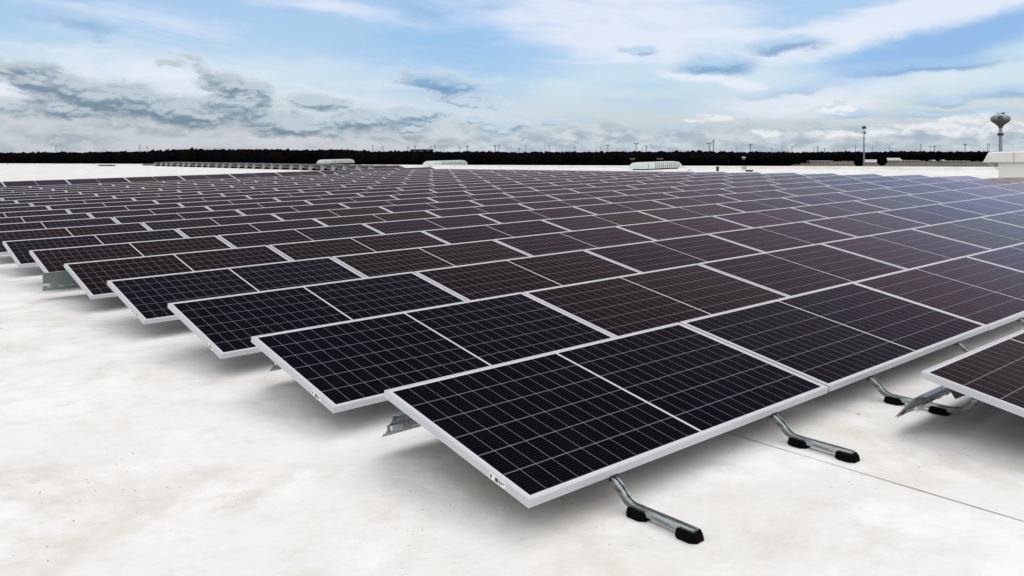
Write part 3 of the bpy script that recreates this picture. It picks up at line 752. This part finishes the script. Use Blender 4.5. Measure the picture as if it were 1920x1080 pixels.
# water tower
d_ = 620; p = wpos(1876, d_); s_ = d_ / F_PX
def zt(v): return (287 - v) * s_ + CAM.z
t = thing('water_tower', 'grey pedestal water tower with bulb tank behind the rooftop unit', 'water tower', T(p.x, p.y, GZ))
zz = lambda v: zt(v) - GZ
rb = 16.8 * s_
mb = MB(); mb.lathe([(3.4 * s_ * 1.4, 0), (3.3 * s_, 3), (3.1 * s_, zz(285)), (2.9 * s_, zz(250)), (2.9 * s_, zz(239))], 24); mb.build('stem', M_STEM, t, smooth=True)
mb = MB(); mb.lathe([(2.9 * s_, zz(240)), (5.2 * s_, zz(236)), (9.5 * s_, zz(232)), (14 * s_, zz(228.5)), (16.4 * s_, zz(225.5)), (rb, zz(223.6)), (16.4 * s_, zz(221)), (14.6 * s_, zz(218.4)), (11.5 * s_, zz(216.6)), (6 * s_, zz(215.3)), (.4 * s_, zz(215))], 40)
mb.build('tank', M_TOWER, t, smooth=True)
mb = MB(); mb.lathe([(2.9 * s_, zz(252.5)), (4.6 * s_, zz(252.5)), (4.6 * s_, zz(250.6)), (2.9 * s_, zz(250.6))], 20)
for a in range(0, 360, 60): mb.box(4.3 * s_ * math.cos(R(a)) - .3, 4.3 * s_ * math.cos(R(a)) + .3, 4.3 * s_ * math.sin(R(a)) - .3, 4.3 * s_ * math.sin(R(a)) + .3, zz(254), zz(249.6))
mb.build('antenna_ring', M_MARK, t)
mb = MB(); Rz = Matrix.Rotation(-YAW - R(31), 4, 'Z')
mb.box(-4.6 * s_, 6.6 * s_, -.25, .25, zz(213.8), zz(213.1), M=Rz); mb.box(-4.9 * s_, -4.0 * s_, -.4, .4, zz(215.2), zz(211), M=Rz)
mb.box(1.6 * s_, 6.8 * s_, -.5, .5, zz(213.6), zz(211), M=Rz); mb.box(5.8 * s_, 6.2 * s_, -.2, .2, zz(215.4), zz(209.6), M=Rz)
mb.build('top_antennas', M_MARK, t)
# emblem: a dark crest with a light upright in the middle, wrapped on the tank
mb = MB(); Re = Matrix.Rotation(-YAW - R(31), 4, 'Z')
def tankr(v):
    P_ = [(236, 5.2), (232, 9.5), (228.5, 14), (225.5, 16.4), (223.6, 16.8), (221, 16.4), (218.4, 14.6), (216.6, 11.5), (215.3, 6)]
    for (v0, r0), (v1, r1) in zip(P_, P_[1:]):
        if v1 <= v <= v0: return (r0 + (r1 - r0) * (v - v0) / (v1 - v0)) * s_
    return 5 * s_
def patch(x0, x1, v0, v1, n=4, m=3):
    vs = []
    for j in range(m + 1):
        v = v0 + (v1 - v0) * j / m; rr = tankr(v) + .09
        for i in range(n + 1):
            x = (x0 + (x1 - x0) * i / n) * s_; vs.append(Re @ Vector((x, -math.sqrt(max(rr * rr - x * x, .01)), zz(v))))
    mb.add(vs, [(j * (n + 1) + i, j * (n + 1) + i + 1, (j + 1) * (n + 1) + i + 1, (j + 1) * (n + 1) + i) for j in range(m) for i in range(n)])
patch(-4.2, -1.2, 224.6, 218.2); patch(.6, 3.8, 224.6, 218.2); patch(-1.6, 1.0, 219.4, 217.6); patch(-2.4, -1.2, 222.6, 221.4); patch(-.9, .3, 222.0, 218.6, 2, 2)
mb.build('emblem', M_MARK, t)
# communications mast
d_ = 330; p = wpos(1620, d_); s_ = d_ / F_PX
t = thing('communications_mast', 'slim grey communications mast with antenna cluster above the woods', 'mast', T(p.x, p.y, GZ))
zz = lambda v: zt(v) - GZ
mb = MB(); mb.tube([(0, 0, 0), (0, 0, zz(290)), (0, 0, zz(250)), (0, 0, zz(238))], [1.7 * s_, 1.45 * s_, .9 * s_, .7 * s_], 12); mb.build('pole', M_MAST, t)
mb = MB(); zc = zz(249)
for a in (10, 130, 250):
    mb.tube([(0, 0, zc), (math.cos(R(a)) * 4 * s_, math.sin(R(a)) * 4 * s_, zc)], .10, 6)
    mb.box(math.cos(R(a)) * 4 * s_ - .12, math.cos(R(a)) * 4 * s_ + .12, math.sin(R(a)) * 4 * s_ - .1, math.sin(R(a)) * 4 * s_ + .1, zc - .35, zc + .45)
mb.lathe([(2.4 * s_, zc - .1), (2.4 * s_, zc + .1)], 12); mb.build('lower_antennas', M_PYL, t)
mb = MB()
for a in (0, 120, 240):
    for o_ in (-1.1, 0, 1.1):
        cx = math.cos(R(a)) * 2.6 * s_ - math.sin(R(a)) * o_ * 1.5 * s_; cy = math.sin(R(a)) * 2.6 * s_ + math.cos(R(a)) * o_ * 1.5 * s_
        mb.box(cx - .16, cx + .16, cy - .16, cy + .16, zz(241.6) if o_ else zz(240.5), zz(236.6))
mb.lathe([(2.9 * s_, zz(240.4)), (2.9 * s_, zz(240))], 12); mb.build('antenna_panels', M_PYL, t)
mb = MB(); mb.tube([(0, 0, zz(238)), (0, 0, zz(234.8))], .05, 5); mb.build('lightning_rod', M_PYL, t)

# power pylons and poles strung along the horizon
def pylon_mesh(kind):
    mb = MB(); hh = 30.0
    if kind == 'T':
        for sx in (-1, 1):
            for sy in (-1, 1): mb.tube([(sx * 1.3, sy * 1.3, 0), (sx * .45, sy * .45, hh * .97)], .22, 4)
        for k in range(9):
            z0, z1 = k * 3.2, (k + 1) * 3.2; w0, w1 = 1.3 - .85 * z0 / hh, 1.3 - .85 * z1 / hh; s = 1 if k % 2 else -1
            mb.tube([(-w0 * s, -w0, z0), (w1 * s, -w1, z1)], .12, 4); mb.tube([(-w0 * s, w0, z0), (w1 * s, w1, z1)], .12, 4)
        mb.box(-4.6, 4.6, -.4, .4, hh * .93, hh * .93 + .8); mb.tube([(-4.6, 0, hh * .94), (0, 0, hh * .86)], .15, 4); mb.tube([(4.6, 0, hh * .94), (0, 0, hh * .86)], .15, 4)
        for x in (-4.3, -2.2, 0, 2.2, 4.3): mb.box(x - .18, x + .18, -.2, .2, hh * .93 + .8, hh)
    elif kind == 'W':
        for x in (-1.9, 1.9): mb.tube([(x, 0, 0), (x, 0, hh)], .38, 6)
        mb.box(-3.4, 3.4, -.3, .3, hh * .92, hh * .92 + .6); mb.tube([(-1.9, 0, hh * .6), (1.9, 0, hh * .9)], .12, 4)
    else:
        mb.tube([(0, 0, 0), (0, 0, hh)], [.6, .34], 6)
        for z, w in ((.93, 1.9), (.86, 1.4)): mb.box(-w, w, -.2, .2, hh * z, hh * z + .4)
        for x in (-1.6, 1.6): mb.box(x - .15, x + .15, -.15, .15, hh * .93 + .4, hh * .93 + 1.1)
    return mb.mesh('tower_frame', M_PYL)
PM = {k: pylon_mesh(k) for k in 'TWP'}
PNAME = {'T': 'broad T-shaped power pylon', 'W': 'twin-legged power pylon', 'P': 'slim utility pole'}
PY = [(105, 272.5, 'P'), (262, 271, 'P'), (276, 273, 'P'), (699, 272, 'P'), (718, 274, 'T'), (765, 274, 'T'), (778, 272.5, 'T'), (808, 274, 'P'), (815.5, 270.5, 'P'), (862, 275, 'T'), (876, 272.5, 'T'), (928.5, 272, 'T'), (935.5, 270, 'P'),
      (973, 277, 'T'), (986, 272.5, 'P'), (1022, 274.5, 'P'), (1030, 271, 'P'), (1078, 275.5, 'T'), (1118, 276, 'P'), (1125.5, 275, 'P'), (1139.5, 271, 'T'), (1193, 267.5, 'T'), (1204, 276.5, 'P'), (1212, 273.5, 'T'), (1330, 266.5, 'T'),
      (1337.5, 261.5, 'P'), (1371, 278, 'P'), (1382, 276, 'P'), (1407, 270, 'T'), (1447, 277, 'P'), (1466, 274, 'P'), (1485, 273.5, 'P'), (1526, 275, 'P'), (1533, 274.5, 'T'), (1546.5, 277.5, 'T'), (1584, 274.5, 'P'), (1604, 272, 'P'),
      (1637, 273.5, 'P'), (1668, 274, 'P'), (1727, 269.5, 'P'), (1744, 272, 'P'), (1752, 273, 'T'), (1809.5, 269.5, 'T'), (1853, 268.5, 'W')]
for i, (u_, v_, k_) in enumerate(PY):
    hh = {'T': 31, 'W': 31, 'P': 26}[k_]
    dd = min(max((hh - 12) * F_PX / (287 - v_), 900), 2300)
    sc_ = (12 + (287 - v_) * dd / F_PX) / 30.0; p = wpos(u_, dd)
    if i % 2: side = 'odd'
    o = link('power_pylon' if k_ != 'P' else 'utility_pole', PM[k_], None, T(p.x, p.y, GZ) @ Matrix.Rotation(-YAW + R(rnd.uniform(-15, 15)), 4, 'Z') @ Matrix.Scale(sc_, 4))
    wx = 'pylon' if k_ != 'P' else 'pole'
    nth = i + 1
    word = (ORD + ['thirty-third', 'thirty-fourth', 'thirty-fifth', 'thirty-sixth', 'thirty-seventh', 'thirty-eighth', 'thirty-ninth', 'fortieth', 'forty-first', 'forty-second', 'forty-third', 'forty-fourth', 'forty-fifth'])[i]
    tag(o, f"{PNAME[k_]} above the woods, {word} upright from the left along the horizon", 'power pylon' if k_ != 'P' else 'utility pole', 'pylons and poles along the horizon')
